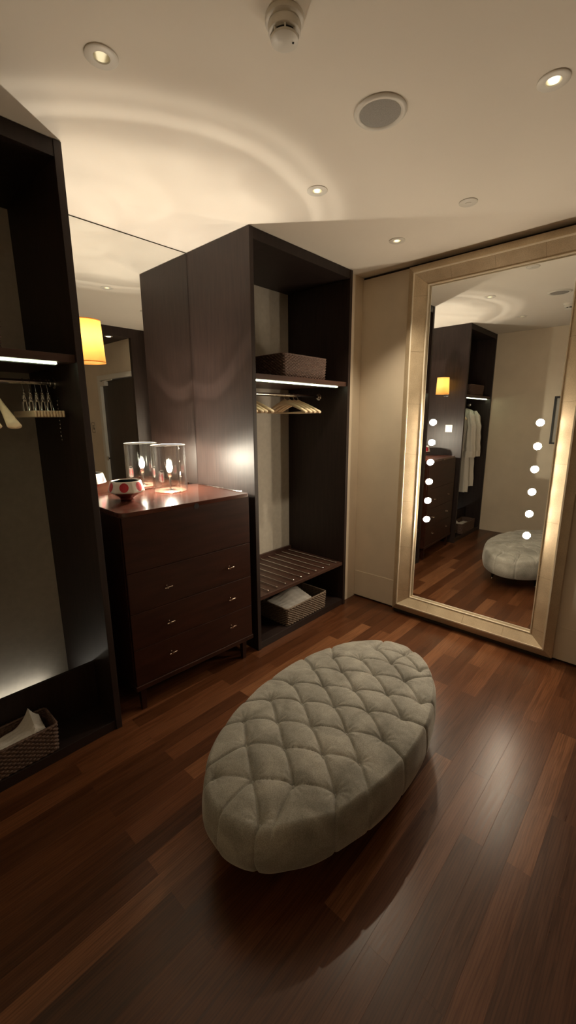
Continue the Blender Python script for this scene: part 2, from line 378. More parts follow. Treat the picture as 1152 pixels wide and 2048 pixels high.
# right wardrobe: pull-out shoe shelf with metal bars
T = .03; dxr = XC - XA
ss = MB().box(T + .001, dxr - T - .001, .012, .60, .352, .378, .0015).box(T + .001, dxr - T - .001, .585, .606, .378, .41, .0015).obj('shoe_shelf', M['slat'], WR)
for i in range(10):
    x = .136 + i * .0875
    MB().tube([(x, .045, .386), (x, .575, .386)], .0034, 10).ball((x, .038, .3862), .0078).obj('shoe_bar', M['chrome'], ss, 40)
# left wardrobe: low divider with light strip behind it
dxl = XL - X0
dv = MB().box(T + .001, dxl - T - .003, .195, .215, .05, .304, .001).obj('low_divider', M['wenge_in'], WL)
MB().box(T + .02, dxl - T - .13, .545, .56, .052, .0665).obj('led_strip', M['led_low'], dv)

# ------------------------------------------------------------------ alcove mirror and sconce
t = empty('alcove_mirror', (XA, YM, 0), 'frameless wall mirror filling the alcove above the dresser', 'mirror')
MB().box(-(XA - XL) + .002, -.002, 0, .013, .3, ZC - .006).obj('mirror_glass', M['mirror'], t)
MB().box(-(XA - XL) + .002, -.002, -.001, .013, ZC - .0055, ZC - .001).obj('edge_strip', M['gap'], t)

sx, sy = .925, 2.14
t = empty('wall_sconce', (XL, sy, 1.9), 'yellow shaded wall sconce on the side of the left wardrobe', 'wall lamp')
dxs = sx - XL
sh = MB().lathe([(.075, -.085), (.067, .105)], (dxs, 0, 0), 48, cap=False).obj('lamp_shade', M['shade'], t, 60)
MB().lathe([(.0755, -.0855), (.0755, -.081), (.0745, -.081), (.0745, -.0855), (.0755, -.0855)], (dxs, 0, 0), 48, cap=False).obj('shade_trim', M['shade'], sh, 60)
MB().lathe([(.0672, .102), (.0675, .1055), (.0662, .1055), (.0665, .102), (.0672, .102)], (dxs, 0, 0), 48, cap=False).obj('shade_trim', M['shade'], sh, 60)
MB().box(.0005, .012, -.03, .03, -.11, .0, .003).tube([(.01, 0, -.055), (.045, 0, -.06), (dxs, 0, -.058), (dxs, 0, -.03)], .006).obj('bracket', M['chrome'], t, 40)
MB().lathe([(.012, -.032), (.012, .005)], (dxs, 0, 0), 16).obj('lamp_holder', M['chrome'], t)
for nm in ('switch_plate',):
    t = empty(nm, (XL, 2.078, 1.417), 'white light switch plate on the left wardrobe side, seen in tall mirror', 'light switch')
    MB().box(.0005, .007, -.043, .043, -.043, .043, .002).obj('plate', M['white'], t)
    for z in (-.014, .014): MB().box(.0068, .010, -.016, .016, z - .009, z + .009, .001).obj('rocker', M['white'], t)

# ------------------------------------------------------------------ dresser
dw, dd = .80, .575
t = empty('dresser', (.905, 1.925, 0), 'reddish mahogany dresser standing in the alcove between the wardrobes', 'dresser', rz=-math.radians(2.6))
ZB = .135
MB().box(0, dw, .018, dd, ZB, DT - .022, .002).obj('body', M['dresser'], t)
def rounded_top():
    bm = bmesh.new(); r = .045; pts = []
    for cx, cy, a0 in ((r, r, PI), (dw - .012, .012, 1.5 * PI), (dw - .012, dd - .012, 0), (.012, dd - .012, .5 * PI)):
        rr = r if cx == r else .012
        for k in range(9):
            a = a0 + k * PI / 16; pts.append((cx + rr * math.cos(a), cy + rr * math.sin(a)))
    m = MB(); n = len(pts)
    m.add([(x, y, DT - .022) for x, y in pts] + [(x, y, DT - .002) for x, y in pts] + [(x * .996 + .0016, y * .996 + .0012, DT) for x, y in pts],
          [tuple(range(n - 1, -1, -1)), tuple(range(2 * n, 3 * n))] + [(i, (i + 1) % n, (i + 1) % n + n, i + n) for i in range(n)] + [(i + n, (i + 1) % n + n, (i + 1) % n + 2 * n, i + 2 * n) for i in range(n)])
    bm.free(); return m
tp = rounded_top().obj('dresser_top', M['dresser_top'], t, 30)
MB().box(0.003, dw - .003, -.0, .0175, .7945, DT - .0225, .002).obj('flap_panel', M['dresser'], t)
MB().lathe([(.0005, -.0004), (.016, -.0004), (.016, .0004), (.0005, .0004)], (.425, -.001, DT - .024), 20, 'y').obj('finger_notch', M['black'], t)
for z0, z1, zp in ((.574, .7925, .672), (.373, .572, .468), (ZB + .03, .371, .285)):
    d_ = MB().box(0.003, dw - .003, 0, .0175, z0, z1, .0025).obj('drawer', M['dresser'], t)
    for xp in (.21, .625):
        MB().lathe([(.0035, 0), (.0035, -.016), (.006, -.018), (.006, -.022), (.0005, -.0225)], (xp, 0, zp), 14, 'y').tube([(xp - .012, -.018, zp - .001), (xp + .026, -.019, zp + .002)], [.0028, .0034], 10).ball((xp - .013, -.018, zp - .001), .005).ball((xp + .027, -.019, zp + .002), .0042).ball((xp, -.008, zp + .010), .0035).obj('drawer_pull', M['brass'], d_, 40)
MB().box(-.002, dw + .004, -.004, dd, ZB, ZB + .028, .004).obj('bottom_moulding', M['dresser'], t)
for xx in (.03, dw - .07):
    for yy in (.02, dd - .06):
        m_ = MB(); m_.add([(xx + a * (.034 if z else .024) + (0 if z else .005), yy + b * (.034 if z else .024) + (0 if z else .005), z * ZB + (1 - z) * .0003) for z in (0, 1) for b in (0, 1) for a in (0, 1)],
            [(0, 2, 3, 1), (4, 5, 7, 6), (0, 1, 5, 4), (2, 6, 7, 3), (0, 4, 6, 2), (1, 3, 7, 5)])
        m_.obj('leg', M['dresser'], t)
o = MB().box(-.012, .012, 0, .46, .0003, .006, .002).obj('acrylic_strip', M['glass'], None)
o.location = (1.705, 1.97, DT); o.rotation_euler = (0, 0, -math.radians(2.6)); tag(o, 'clear acrylic strip lying along the right edge of the dresser top', 'strip')

# ------------------------------------------------------------------ hurricane lamp
lx, ly = 1.442, 2.335
t = empty('hurricane_lamp', (lx, ly, DT + .0005), 'lit table lamp in a clear glass cylinder on the dresser', 'table lamp')
R, H = .106, .288
cy = MB().lathe([(R - .004, .004), (R, .002), (R, H - .002), (R - .002, H), (R - .004, H - .002), (R - .004, .004)], n=64, cap=False).obj('glass_cylinder', M['glass'], t, 40)
MB().lathe([(R + .0003, H - .0018), (R + .0006, H), (R - .002, H + .0008), (R - .0045, H), (R - .0043, H - .0018), (R + .0003, H - .0018)], n=64, cap=False).obj('polished_rim', mat('bright_glass_rim', (.75, .74, .70), .12, .0, .8, Alpha=.4), cy, 40)
MB().lathe([(.0005, 0), (R - .006, 0), (R - .005, .003), (R - .010, .0055), (.0005, .006)], n=64).obj('base_plate', mat('copper_base', (.80, .42, .30), .22, .9), t, 40)
MB().lathe([(.016, .0055), (.014, .012), (.007, .016), (.006, .085), (.012, .092), (.013, .118), (.0005, .119)], n=24).obj('stem', M['chrome'], t, 40)
BZ = .150
MB().lathe([(.009, .116), (.013, .125), (.0185, .142), (.0185, .156), (.012, .171), (.0045, .181), (.0005, .185)], n=24, cap=False).obj('bulb', M['flame'], t, 60)
MB().tube([(.005, -.012, .006), (.005, -R + .004, .006)], .0022, 8).obj('lamp_cord', M['black'], t)

# ------------------------------------------------------------------ bowl
t = empty('ceramic_bowl', (1.113, 2.262, DT + .0005), 'white ceramic bowl with red dots on the dresser left of the lamp', 'bowl', None, math.radians(-124 - 30))
t.scale = (1.13, 1.13, 1.13); NB = 6
prof = [(.030, 0), (.034, .004), (.036, .012), (.060, .026), (.086, .041), (.0875, .046), (.083, .062), (.074, .092), (.072, .096)]
def oct_lathe(pr, n=64):
    def f(u, v):
        k = v * (len(pr) - 1); i = min(int(k), len(pr) - 2); q = k - i
        r = pr[i][0] * (1 - q) + pr[i + 1][0] * q; h = pr[i][1] * (1 - q) + pr[i + 1][1] * q
        a = 2 * PI * u; s = PI / NB; d = (a % (2 * s)) - s
        fac = 1 - (1 - math.cos(s) / math.cos(d)) * .55 * min(1, h / .03)
        return (r * fac * math.cos(a), r * fac * math.sin(a), h)
    return f
MB().grid(oct_lathe(prof[:5]), 96, 17, True).obj('foot', M['terracotta'], t, 50)
b = MB().grid(oct_lathe(prof[4:] + [(.069, .096), (.068, .092)]), 96, 25, True).obj('wall', M['ceramic'], t, 50)
MB().grid(oct_lathe([(.0685, .093), (.078, .062), (.076, .046), (.04, .022), (.001, .018)]), 96, 17, True).obj('inside', M['ceramic_in'], t, 50)
for k in range(6):
    a0 = (k + .5) * 2 * PI / 6; f = oct_lathe(prof)
    def dot(u, v, a0=a0):
        rr = v * .0225; x = rr * math.cos(2 * PI * u); z = .0690 + rr * math.sin(2 * PI * u)
        q = (z - .046) / (.092 - .046); r = .0868 + (.0745 - .0868) * q
        s = PI / NB; da = x / r; fac = 1 - (1 - math.cos(s) / math.cos(da)) * .55
        return ((r * fac + .0008) * math.cos(a0 + da), (r * fac + .0008) * math.sin(a0 + da), z)
    MB().grid(dot, 24, 4, True).obj('red_dot', M['red'], b)

# ------------------------------------------------------------------ baskets
def rrect(u, w, d, r):
    P = 2 * (w + d - 4 * r) + 2 * PI * r; s = u * P
    segs = [(w - 2 * r, 'l', (-w / 2 + r, -d / 2), (1, 0)), (PI * r / 2, 'a', (w / 2 - r, -d / 2 + r), -PI / 2), (d - 2 * r, 'l', (w / 2, -d / 2 + r), (0, 1)), (PI * r / 2, 'a', (w / 2 - r, d / 2 - r), 0),
            (w - 2 * r, 'l', (w / 2 - r, d / 2), (-1, 0)), (PI * r / 2, 'a', (-w / 2 + r, d / 2 - r), PI / 2), (d - 2 * r, 'l', (-w / 2, d / 2 - r), (0, -1)), (PI * r / 2, 'a', (-w / 2 + r, -d / 2 + r), PI)]
    for ln, k, p, q in segs:
        if s <= ln + 1e-9:
            if k == 'l': n = (q[1], -q[0]); return p[0] + q[0] * s, p[1] + q[1] * s, n[0], n[1]
            a = q + s / r; return p[0] + r * math.cos(a), p[1] + r * math.sin(a), math.cos(a), math.sin(a)
        s -= ln
    return rrect(0, w, d, r)
def basket(w, d, h, m, loc, label, group=None, rz=0., cell=.0155, name='wicker_basket'):
    t = empty(name, loc, label, 'basket', group, rz)
    r = .02; P = 2 * (w + d - 4 * r) + 2 * PI * r
    ncell = int(round(P / cell / 2) * 2); rows = int(h / (cell * .62)); nu = ncell * 4; nv = rows * 4 + 1
    def wf(sgn, off, off2=0):
        def f(u, v):
            x, y, nx, ny = rrect(u % 1, w, d, r)
            row = v * rows; i = min(int(row), rows - 1); q = row - i
            wv = math.sin(u * ncell * PI + (i % 2) * PI) * .0042 * sgn + abs(math.sin(PI * q)) * .0022
            taper = 1 - .03 * (1 - v); k = off + (wv if sgn > 0 else wv)
            return ((x + nx * k) * taper, (y + ny * k) * taper, .002 + v * (h - .004))
        return f
    MB().grid(wf(1, 0), nu, nv, True).obj('woven_side', m, t, 80)
    MB().grid(wf(-1, -.006), nu, nv, True).obj('woven_lining', m, t, 80)
    def rim(u, v):
        x, y, nx, ny = rrect(u % 1, w, d, r); a = 2 * PI * v
        k = -.003 + .0065 * math.cos(a + 0) * (1 + .18 * math.sin(u * ncell * PI * 2)); z = h + .0055 * math.sin(a) * (1 + .18 * math.sin(u * ncell * PI * 2 + 1))
        return (x + nx * k, y + ny * k, z)
    MB().grid(rim, nu, 9, True).obj('rim', m, t, 80)
    MB().box(-w * .48, w * .48, -d * .48, d * .48, .001, .008, .002).obj('bottom', m, t)
    return t
basket(.47, .36, .135, M['wicker_grey'], (2.315, 2.105, .0503), 'taupe wicker basket with a towel under the shoe shelf')
basket(.455, .40, .145, M['wicker'], (2.325, 2.155, 1.8155), 'brown wicker basket on the upper shelf of the right wardrobe')
basket(.46, .40, .125, M['wicker'], (.297, 2.155, 1.8155), 'brown wicker basket on the upper shelf of the left wardrobe')
basket(.46, .17, .132, M['wicker'], (.287, 2.006, .0503), 'brown wicker basket with a towel at bottom of left wardrobe')

def cloth(name, cx, cy, z0, w, d, zf, label, thick=.012, rz=0.):
    t = empty(name, (cx, cy, z0), label, 'towel', None, rz)
    def top(u, v):
        x = (u - .5) * w; y = (v - .5) * d; return (x, y, zf(u, v) + .002 * math.sin(u * 31 + v * 7) + .0015 * math.sin(v * 43))
    m = MB().grid(top, 40, 30)
    def bot(u, v):
        p = top(u, v); return (p[0], p[1], max(0.0002, p[2] - thick))
    m.grid(bot, 40, 30)
    n, k = 40, 30; o = n * k
    for i in range(n - 1):
        m.f.append((i, i + 1, i + 1 + o, i + o)); a = (k - 1) * n + i; m.f.append((a, a + 1, a + 1 + o, a + o))
    for j in range(k - 1):
        m.f.append((j * n, (j + 1) * n, (j + 1) * n + o, j * n + o)); a = j * n + n - 1; m.f.append((a, a + n, a + n + o, a + o))
    m.obj('fabric', M['towel'], t, 60)
    return t
cloth('folded_towel', 2.30, 2.09, .0605, .30, .22, lambda u, v: .085 + .045 * u * v + .03 * math.exp(-((u - .62) ** 2 + (v - .8) ** 2) * 18) - .02 * (1 - u) * (1 - v), 'white folded towel lying in the lower right basket', .018, math.radians(-8))
cloth('folded_towel', .29, 2.003, .0605, .38, .125, lambda u, v: .075 + .02 * u * v + .085 * math.exp(-abs(u - .90) * 12) * v, 'white folded towel in the basket at the bottom of left wardrobe', .018)

# ------------------------------------------------------------------ hangers
def hanger_body(span, drop, h0=.03, th=.013, flare=.02):
    def f(u, v):
        s = v * 2 - 1; a = 2 * PI * u; q = abs(s)
        y = s * span; zc = -drop * (q ** 1.35) - .012
        bow = .018 * q * q
        hh = (h0 * (1 - .35 * q)) * (1 if q < .97 else math.sqrt(max(0, 1 - ((q - .97) / .03) ** 2)) * 1. + .02) * .5 * (1 + .5 * max(0, 1 - q * 6))
        tt = (th + flare * q ** 2) * .5 * (1 if q < .97 else math.sqrt(max(0, 1 - ((q - .97) / .03) ** 2)) + .02)
        return (bow + tt * math.cos(a), y, zc + hh * math.sin(a))
    return f
def hook(top=.0, rr=.016):
    pts = [(0, 0, -.052), (0, 0, -.038)]
    for k in range(15):
        a = -PI * .5 + PI * 1.25 * k / 14
        pts.append((0, rr * math.cos(a), -.0 + rr * math.sin(a) - .0035 + .0))
    return [(x, y, z) for x, y, z in pts]
def wooden_hanger(x, z_rail, label, span=.20, drop=.075, rz=0., flare=.020, bar=True):
    t = empty('wooden_hanger', (x, YF + .277, z_rail + .0135 - .0), label, 'hanger', 'pale wooden coat hangers', rz)
    pts = [(0, 0, -.062), (0, 0, -.040), (0, .004, -.032)] + [(0, .0135 * math.cos(a), -.0135 + .0135 * math.sin(a)) for a in [(-60 + 250 * k / 14) * PI / 180 for k in range(15)]]
    MB().tube(pts, .0017, 8).obj('hook', M['chrome'], t, 60)
    m = MB().grid(hanger_body(span, drop, .036 if flare > .03 else .03, .013, flare), 16, 61, True)
    for i in range(len(m.v)): x_, y_, z_ = m.v[i]; m.v[i] = (x_, y_, z_ - .050)
    m.obj('shoulder_arm', M['hanger'], t, 60)
    if bar: MB().tube([(.014, -span * .93, -drop - .062), (.012, 0, -drop - .066), (.014, span * .93, -drop - .062)], .0055, 10).obj('trouser_bar', M['hanger'], t, 60)
    return t
ZR = 1.715
R_IN = ['leftmost', 'second', 'third', 'last']
h0 = wooden_hanger(1.86, ZR, 'pale wooden hanger farthest left on the right wardrobe rail')
labels = [(1.905, 'pale wooden hanger, second from left on the right wardrobe rail', .06), (1.955, 'pale wooden hanger, third from left on the right wardrobe rail', -.03), (2.005, 'pale wooden hanger ending the left cluster on right wardrobe rail', .03),
          (2.35, 'pale wooden hanger showing its flat face, first of the middle cluster', .0), (2.405, 'pale wooden hanger just right of the flat facing one', .0), (2.452, 'pale wooden hanger next to last in the middle cluster', 0.), (2.50, 'pale wooden hanger farthest right on the right wardrobe rail', .05)]
for x, lb, rz in labels:
    c = copy_tree(h0); c.location.x = x; c.rotation_euler.z = rz; c['label'] = lb
for x, lb in ((.520, 'pale wooden hanger on left wardrobe rail beside the clip hangers'), (.450, 'pale wooden hanger cut off by the left picture edge')):
    wooden_hanger(x, ZR, lb, .19, .148, 0., .045, False)['group'] = 'wooden hangers in the left wardrobe'

def clip_hanger(x, label):
    t = empty('clamp_hanger', (x, YF + .277, ZR + .0135), label, 'hanger', 'trouser clamp hangers')
    pts = [(0, 0, -.060), (0, 0, -.040), (0, .004, -.032)] + [(0, .0135 * math.cos(a), -.0135 + .0135 * math.sin(a)) for a in [(-60 + 250 * k / 14) * PI / 180 for k in range(15)]]
    MB().tube(pts, .0017, 8).obj('hook', M['chrome'], t, 60)
    m = MB()
    m.ball((0, 0, -.062), .009, 12, (.8, 1.2, 1)).tube([(0, 0, -.064), (-.006, 0, -.10), (-.008, 0, -.141)], .0035, 8).tube([(0, 0, -.064), (.006, 0, -.10), (.008, 0, -.141)], .0035, 8)
    m.tube([(0, -.02, -.070), (0, -.05, -.141)], .002, 8).tube([(0, .02, -.070), (0, .05, -.141)], .002, 8).tube([(0, -.02, -.070), (0, .02, -.070)], .0025, 8).box(-.0095, .0095, -.012, .012, -.10, -.088, .002)
    m.obj('clamp_link', M['chrome'], t, 60)
    for s in (-1, 1): MB().box(s * .0065 - .005, s * .0065 + .005, -.145, .145, -.168, -.140, .003).obj('wooden_jaw', M['hanger'], t)
    return t
c0 = clip_hanger(.640, 'trouser clamp hanger first from left, its pale wooden jaw seen lengthwise')
for i, (x, lb) in enumerate([(.665, 'trouser clamp hanger second from left in the left wardrobe'), (.690, 'trouser clamp hanger in the middle of the row of five'), (.715, 'trouser clamp hanger fourth from left in the left wardrobe'), (.740, 'trouser clamp hanger closest to the wardrobe side panel')]):
    c = copy_tree(c0); c.location.x = x; c['label'] = lb
t = empty('beaded_chain', (.7725, 2.155, 1.64), 'chrome beaded chain hanging on the dark wardrobe side panel', 'chain')
MB().tube([(-.006, 0, .0), (-.006, 0, -.19)], .0009, 6).obj('cord', M['black'], t)
bb = MB()
for k in range(11): bb.ball((-.006, .0015 * math.sin(k), -.005 - k * .0178), .0042 if k % 2 else .003, 10)
bb.obj('beads', M['chrome'], t, 60)
MB().box(-.0065, .0015, -.006, .006, -.004, .010, .001).obj('hook_plate', M['black'], t)

# ------------------------------------------------------------------ robes (seen in the tall mirror)
def robe(x, label, zl, dyaw, seed):
    t = empty('bath_robe', (x, YF + .277, ZR - .03), label, 'robe', None, dyaw)
    rnd = random.Random(seed); ph = rnd.random() * 6
    H = ZR - .03 - zl
    def body(u, v):
        a = 2 * PI * u; z = -.02 - v * H
        w = .05 + .17 * min(1, (v / .10)) ** .6 if v < .10 else .22 - .05 * min(1, (v - .1) / .25) + .045 * max(0, v - .35)
        w *= 1 - .18 * math.exp(-((v - .42) / .05) ** 2)
        d = .018 + .045 * min(1, v / .12)
        fold = 1 + .10 * math.sin(a * 9 + ph + v * 3) * min(1, v * 4)
        return (d * fold * math.cos(a) * (1 + .3 * math.sin(5 * a + ph) * v), w * fold * math.sin(a) * (1 + .01 * math.sin(30 * v)), z)
    MB().grid(body, 120, 60, True).obj('robe_body', M['robe'], t, 80)
    for s in (-1, 1):
        def sl(u, v, s=s):
            a = 2 * PI * u; z = -.055 - v * .56; cyy = s * (.175 + .045 * min(1, v * 3) - .015 * v); r = .055 + .025 * v
            fold = 1 + .12 * math.sin(a * 6 + ph + 5 * v) + .05 * math.sin(v * 26 + a)
            cx_ = .03 + .01 * math.sin(v * 4)
            r *= min(1, .35 + v * 6)
            return (cx_ + r * .7 * fold * math.cos(a), cyy + r * .8 * fold * math.sin(a), z)
        s_ = MB().grid(sl, 48, 40, True).obj('sleeve', M['robe'], t, 80)
        def cuff(u, v, s=s):
            a = 2 * PI * u; return (.03 + .062 * math.cos(a) * (1 + .08 * math.sin(6 * a)), s * .205 + .070 * math.sin(a) * (1 + .08 * math.sin(6 * a)), -.565 - .075 * v)
        MB().grid(cuff, 48, 4, True).obj('cuff', M['robe'], s_, 80)
    MB().tube([(.02, -.06, -.03), (.045, -.03, -.12), (.06, 0, -.30), (.058, .02, -.48)], [.022, .026, .024, .018], 12).obj('collar', M['robe'], t, 60)
    MB().tube([(0, 0, -.02), (0, 0, 0), (0, .004, .010)] + [(0, .0135 * math.cos(a), .030 + .0135 * math.sin(a)) for a in [(-60 + 250 * k / 14) * PI / 180 for k in range(15)]], .0017, 8).obj('hook', M['chrome'], t, 60)
    return t
robe(.30, 'white bath robe hanging nearest the side panel, seen in tall mirror', .60, .0, 3)
robe(.12, 'white bath robe behind the other, seen in tall mirror', .66, .0, 8)

# ------------------------------------------------------------------ tall mirror
t = empty('tall_mirror', (XW, .975, 0), 'tall champagne framed mirror with bulb columns standing against the beige wall', 'mirror')
yo, yi, zo0, zi0, zi1, zo1 = .57, .430, .028, .152, 2.43, 2.562    # outer / inner half widths and heights
yr, zr0, zr1 = .522, .082, 2.512                                  # ridge
def rectf(hy, z0, z1, x): return [(-x, -hy, z0), (-x, hy, z0), (-x, hy, z1), (-x, -hy, z1)]
def sweep(mb, loops):
    o = len(mb.v)
    for l in loops: mb.v += l
    for i in range(len(loops) - 1):
        for k in range(4): mb.f.append((o + 4 * i + k, o + 4 * i + (k + 1) % 4, o + 4 * (i + 1) + (k + 1) % 4, o + 4 * (i + 1) + k))
    return mb
fr = sweep(MB(), [rectf(yo, zo0, zo1, .001), rectf(yo, zo0, zo1, .048), rectf(yr, zr0, zr1, .072), rectf(yr - .006, zr0 + .006, zr1 - .006, .074), rectf(yi + .006, zi0 - .006, zi1 + .006, .030), rectf(yi, zi0, zi1, .026), rectf(yi, zi0, zi1, .008)]).obj('frame', M['leaf'], t)
def ring(hy, z0, z1, x0, x1, w, name):
    m = sweep(MB(), [rectf(hy, z0, z1, x0), rectf(hy, z0, z1, x1), rectf(hy - w, z0 + w, z1 - w, x1), rectf(hy - w, z0 + w, z1 - w, x0)])
    return m.obj(name, M['fillet'], t)
ring(yr + .002, zr0 - .002, zr1 + .002, .069, .0775, .0085, 'ridge_fillet')
ring(yi + .004, zi0 - .004, zi1 + .004, .024, .0335, .006, 'inner_fillet')
def seam(a):
    o = MB().add([(x - .0012, y, z) for x, y, z in a], [(0, 1, 2, 3)]).obj('leaf_seam', M['seam'], fr)
for z in [zi0 + .04 + .36 * k for k in range(7)]:
    for s in (-1, 1):
        zz = z + (.01 if s > 0 else 0)
        a, b = yi + .004, yr - .006
        seam([(-.0318, s * a, zz), (-.0732, s * b, zz + .004), (-.0732, s * b, zz + .0055), (-.0318, s * a, zz + .0015)])
for y in (-.27, .0, .27):
    for z0, z1 in ((zi0 - .005, zr0 + .006), (zi1 + .005, zr1 - .006)):
        seam([(-.0318, y, z0), (-.0732, y, z1), (-.0732, y + .0015, z1), (-.0318, y + .0015, z0)])
MB().box(-.008, -.004, -yi, yi, zi0, zi1).obj('mirror_glass', M['mirror'], t)
MB().box(-.004, -.0008, -yi - .01, yi + .01, zi0 - .01, zi1 + .01).obj('backing_board', M['black'], t)
MB().box(-.040, -.001, -yo + .01, yo - .01, .0005, zo0 - .0005).obj('plinth', M['gap'], t)
for s in (-1, 1):
    for k in range(6):
        o = MB().lathe([(.017, 0), (.0205, -.005), (.0210, -.010), (.0190, -.016), (.0145, -.021), (.0075, -.0245), (.0005, -.0255)], (0, 0, 0), 24, 'x', cap=False).obj('bulb', M['bulb'], t, 60)
        o.location = (-.0082, s * .34 + (0.004), .80 + k * .143)
        MB().lathe([(.0172, 0.), (.0235, -.0005), (.0235, -.0025), (.0185, -.0025)], (0, 0, 0), 24, 'x', cap=False).obj('bulb_ring', M['chrome'], o, 60)

# ------------------------------------------------------------------ picture on the left wall
t = empty('framed_picture', (X0, .955, 1.505), 'black framed pale picture on the left wall, seen in tall mirror', 'picture')
fy, fz = .225, .285
m = MB()
for a in ((-fy, fy, -fz, -fz + .022), (-fy, fy, fz - .022, fz), (-fy, -fy + .022, -fz + .022, fz - .022), (fy - .022, fy, -fz + .022, fz - .022)): m.box(.001, .022, *a, .001)
m.obj('frame', M['black'], t)
MB().box(.001, .010, -fy + .022, fy - .022, -fz + .022, fz - .022).obj('print', noisy(mat('mount_paper', rough=.6), (.42, .40, .35), .05, 3.), t)
t = empty('door_sign', (XE, -1.20, 1.435), 'small framed notice on the entry wall, seen in alcove mirror', 'sign')
MB().box(-.008, -.001, -.05, .05, -.07, .07, .002).obj('panel', M['wall'], t)
m = MB()
for a in ((-.05, .05, -.07, -.064), (-.05, .05, .064, .07), (-.05, -.044, -.064, .064), (.044, .05, -.064, .064)): m.box(-.010, -.0075, *a)
m.obj('border', M['gap'], t)
MB().box(-.010, -.0078, -.004, .004, -.03, .02).box(-.010, -.0078, -.022, .022, .022, .030).box(-.010, -.0078, .010, .022, -.03, .0).obj('symbol', M['black'], t)

# ------------------------------------------------------------------ ottoman
OC = (1.339, .950); OA, OB, OTH = .686, .370, .058
Z0, ZE, ZT = .135, .295, .345
BT = [(-.609, -.11), (-.517, .011), (-.444, -.115), (-.372, -.239), (-.585, .135), (-.417, .14), (-.348, .006), (-.282, -.123), (-.218, -.243), (-.322, .249), (-.259, .118), (-.199, -.009), (-.133, -.135), (-.065, -.262),
      (-.163, .241), (-.105, .109), (-.042, -.018), (.026, -.142), (.096, -.267), (-.018, .235), (.044, .099), (.108, -.03), (.183, -.155), (.144, .228), (.199, .096), (.274, -.041), (.339, -.168), (.298, .212), (.361, .085), (.435, -.055), (.487, -.183), (.255, -.28), (.52, .075), (.575, -.06)]
OT = empty('tufted_ottoman', (OC[0], OC[1], 0), 'oval button tufted grey velvet ottoman in the middle of the floor', 'ottoman', rz=OTH)
SEG = []
for i, a in enumerate(BT):
    for b in BT[i + 1:]:
        d = math.hypot(a[0] - b[0], a[1] - b[1])
        if d < .185 and abs(a[1] - b[1]) > .06 and abs(a[0] - b[0]) < .125:
            A_ = (a[0] - b[0]) * (a[1] - b[1]) > 0
            SEG.append((a, b, .95 if A_ else .62))
# pleats from outer buttons to the rim
RIMP = []
for a in BT:
    e = (a[0] / OA) ** 2 + (a[1] / OB) ** 2
    if e > .37:
        ang = math.atan2(a[1] / OB, a[0] / OA); q = (OA * .985 * math.cos(ang), OB * .985 * math.sin(ang))
        # push the pleat mostly sideways for the long edges
        SEG.append((a, q, .8)); RIMP.append(ang)
RIMP = sorted(RIMP); _k = []
for a_ in RIMP:
    if not _k or (a_ - _k[-1]) * OB > .075: _k.append(a_)
RIMP = _k
def segd(p, a, b):
    dx, dy = b[0] - a[0], b[1] - a[1]; t_ = max(0, min(1, ((p[0] - a[0]) * dx + (p[1] - a[1]) * dy) / (dx * dx + dy * dy)))
    return math.hypot(p[0] - a[0] - t_ * dx, p[1] - a[1] - t_ * dy)
def otop(x, y):
    e = math.sqrt((x / OA) ** 2 + (y / OB) ** 2)
    base = ZE + (ZT - ZE) * (1 - e ** 2.6)
    puff = 1.
    for a, b, k in SEG:
        if abs(x - a[0]) > .22 or abs(y - a[1]) > .22: continue
        d = segd((x, y), a, b); puff = min(puff, 1 - k * math.exp(-(d / .011) ** .9))
    bd = min(math.hypot(x - a[0], y - a[1]) for a in BT)
    z = base + .011 * puff - .020 * math.exp(-(bd / .022) ** 1.2)
    cd_ = min([segd((x, y), a, b) + (.0 if k > .7 else .002) for a, b, k in SEG if abs(x - a[0]) < .2 and abs(y - a[1]) < .2] or [1.]); z -= .005 * math.exp(-(cd_ / .0045) ** 2)
    z += .0018 * noise.noise(Vector((x * 14, y * 14, 0))) + .0011 * noise.noise(Vector((x * 40, y * 40, 3)))
    # radiating gathers around the buttons
    if bd < .07:
        a = min(BT, key=lambda q: math.hypot(x - q[0], y - q[1])); an = math.atan2(y - a[1], x - a[0])
        z += .0012 * math.sin(an * 11 + a[0] * 40) * math.exp(-((bd - .028) / .02) ** 2)
    return z
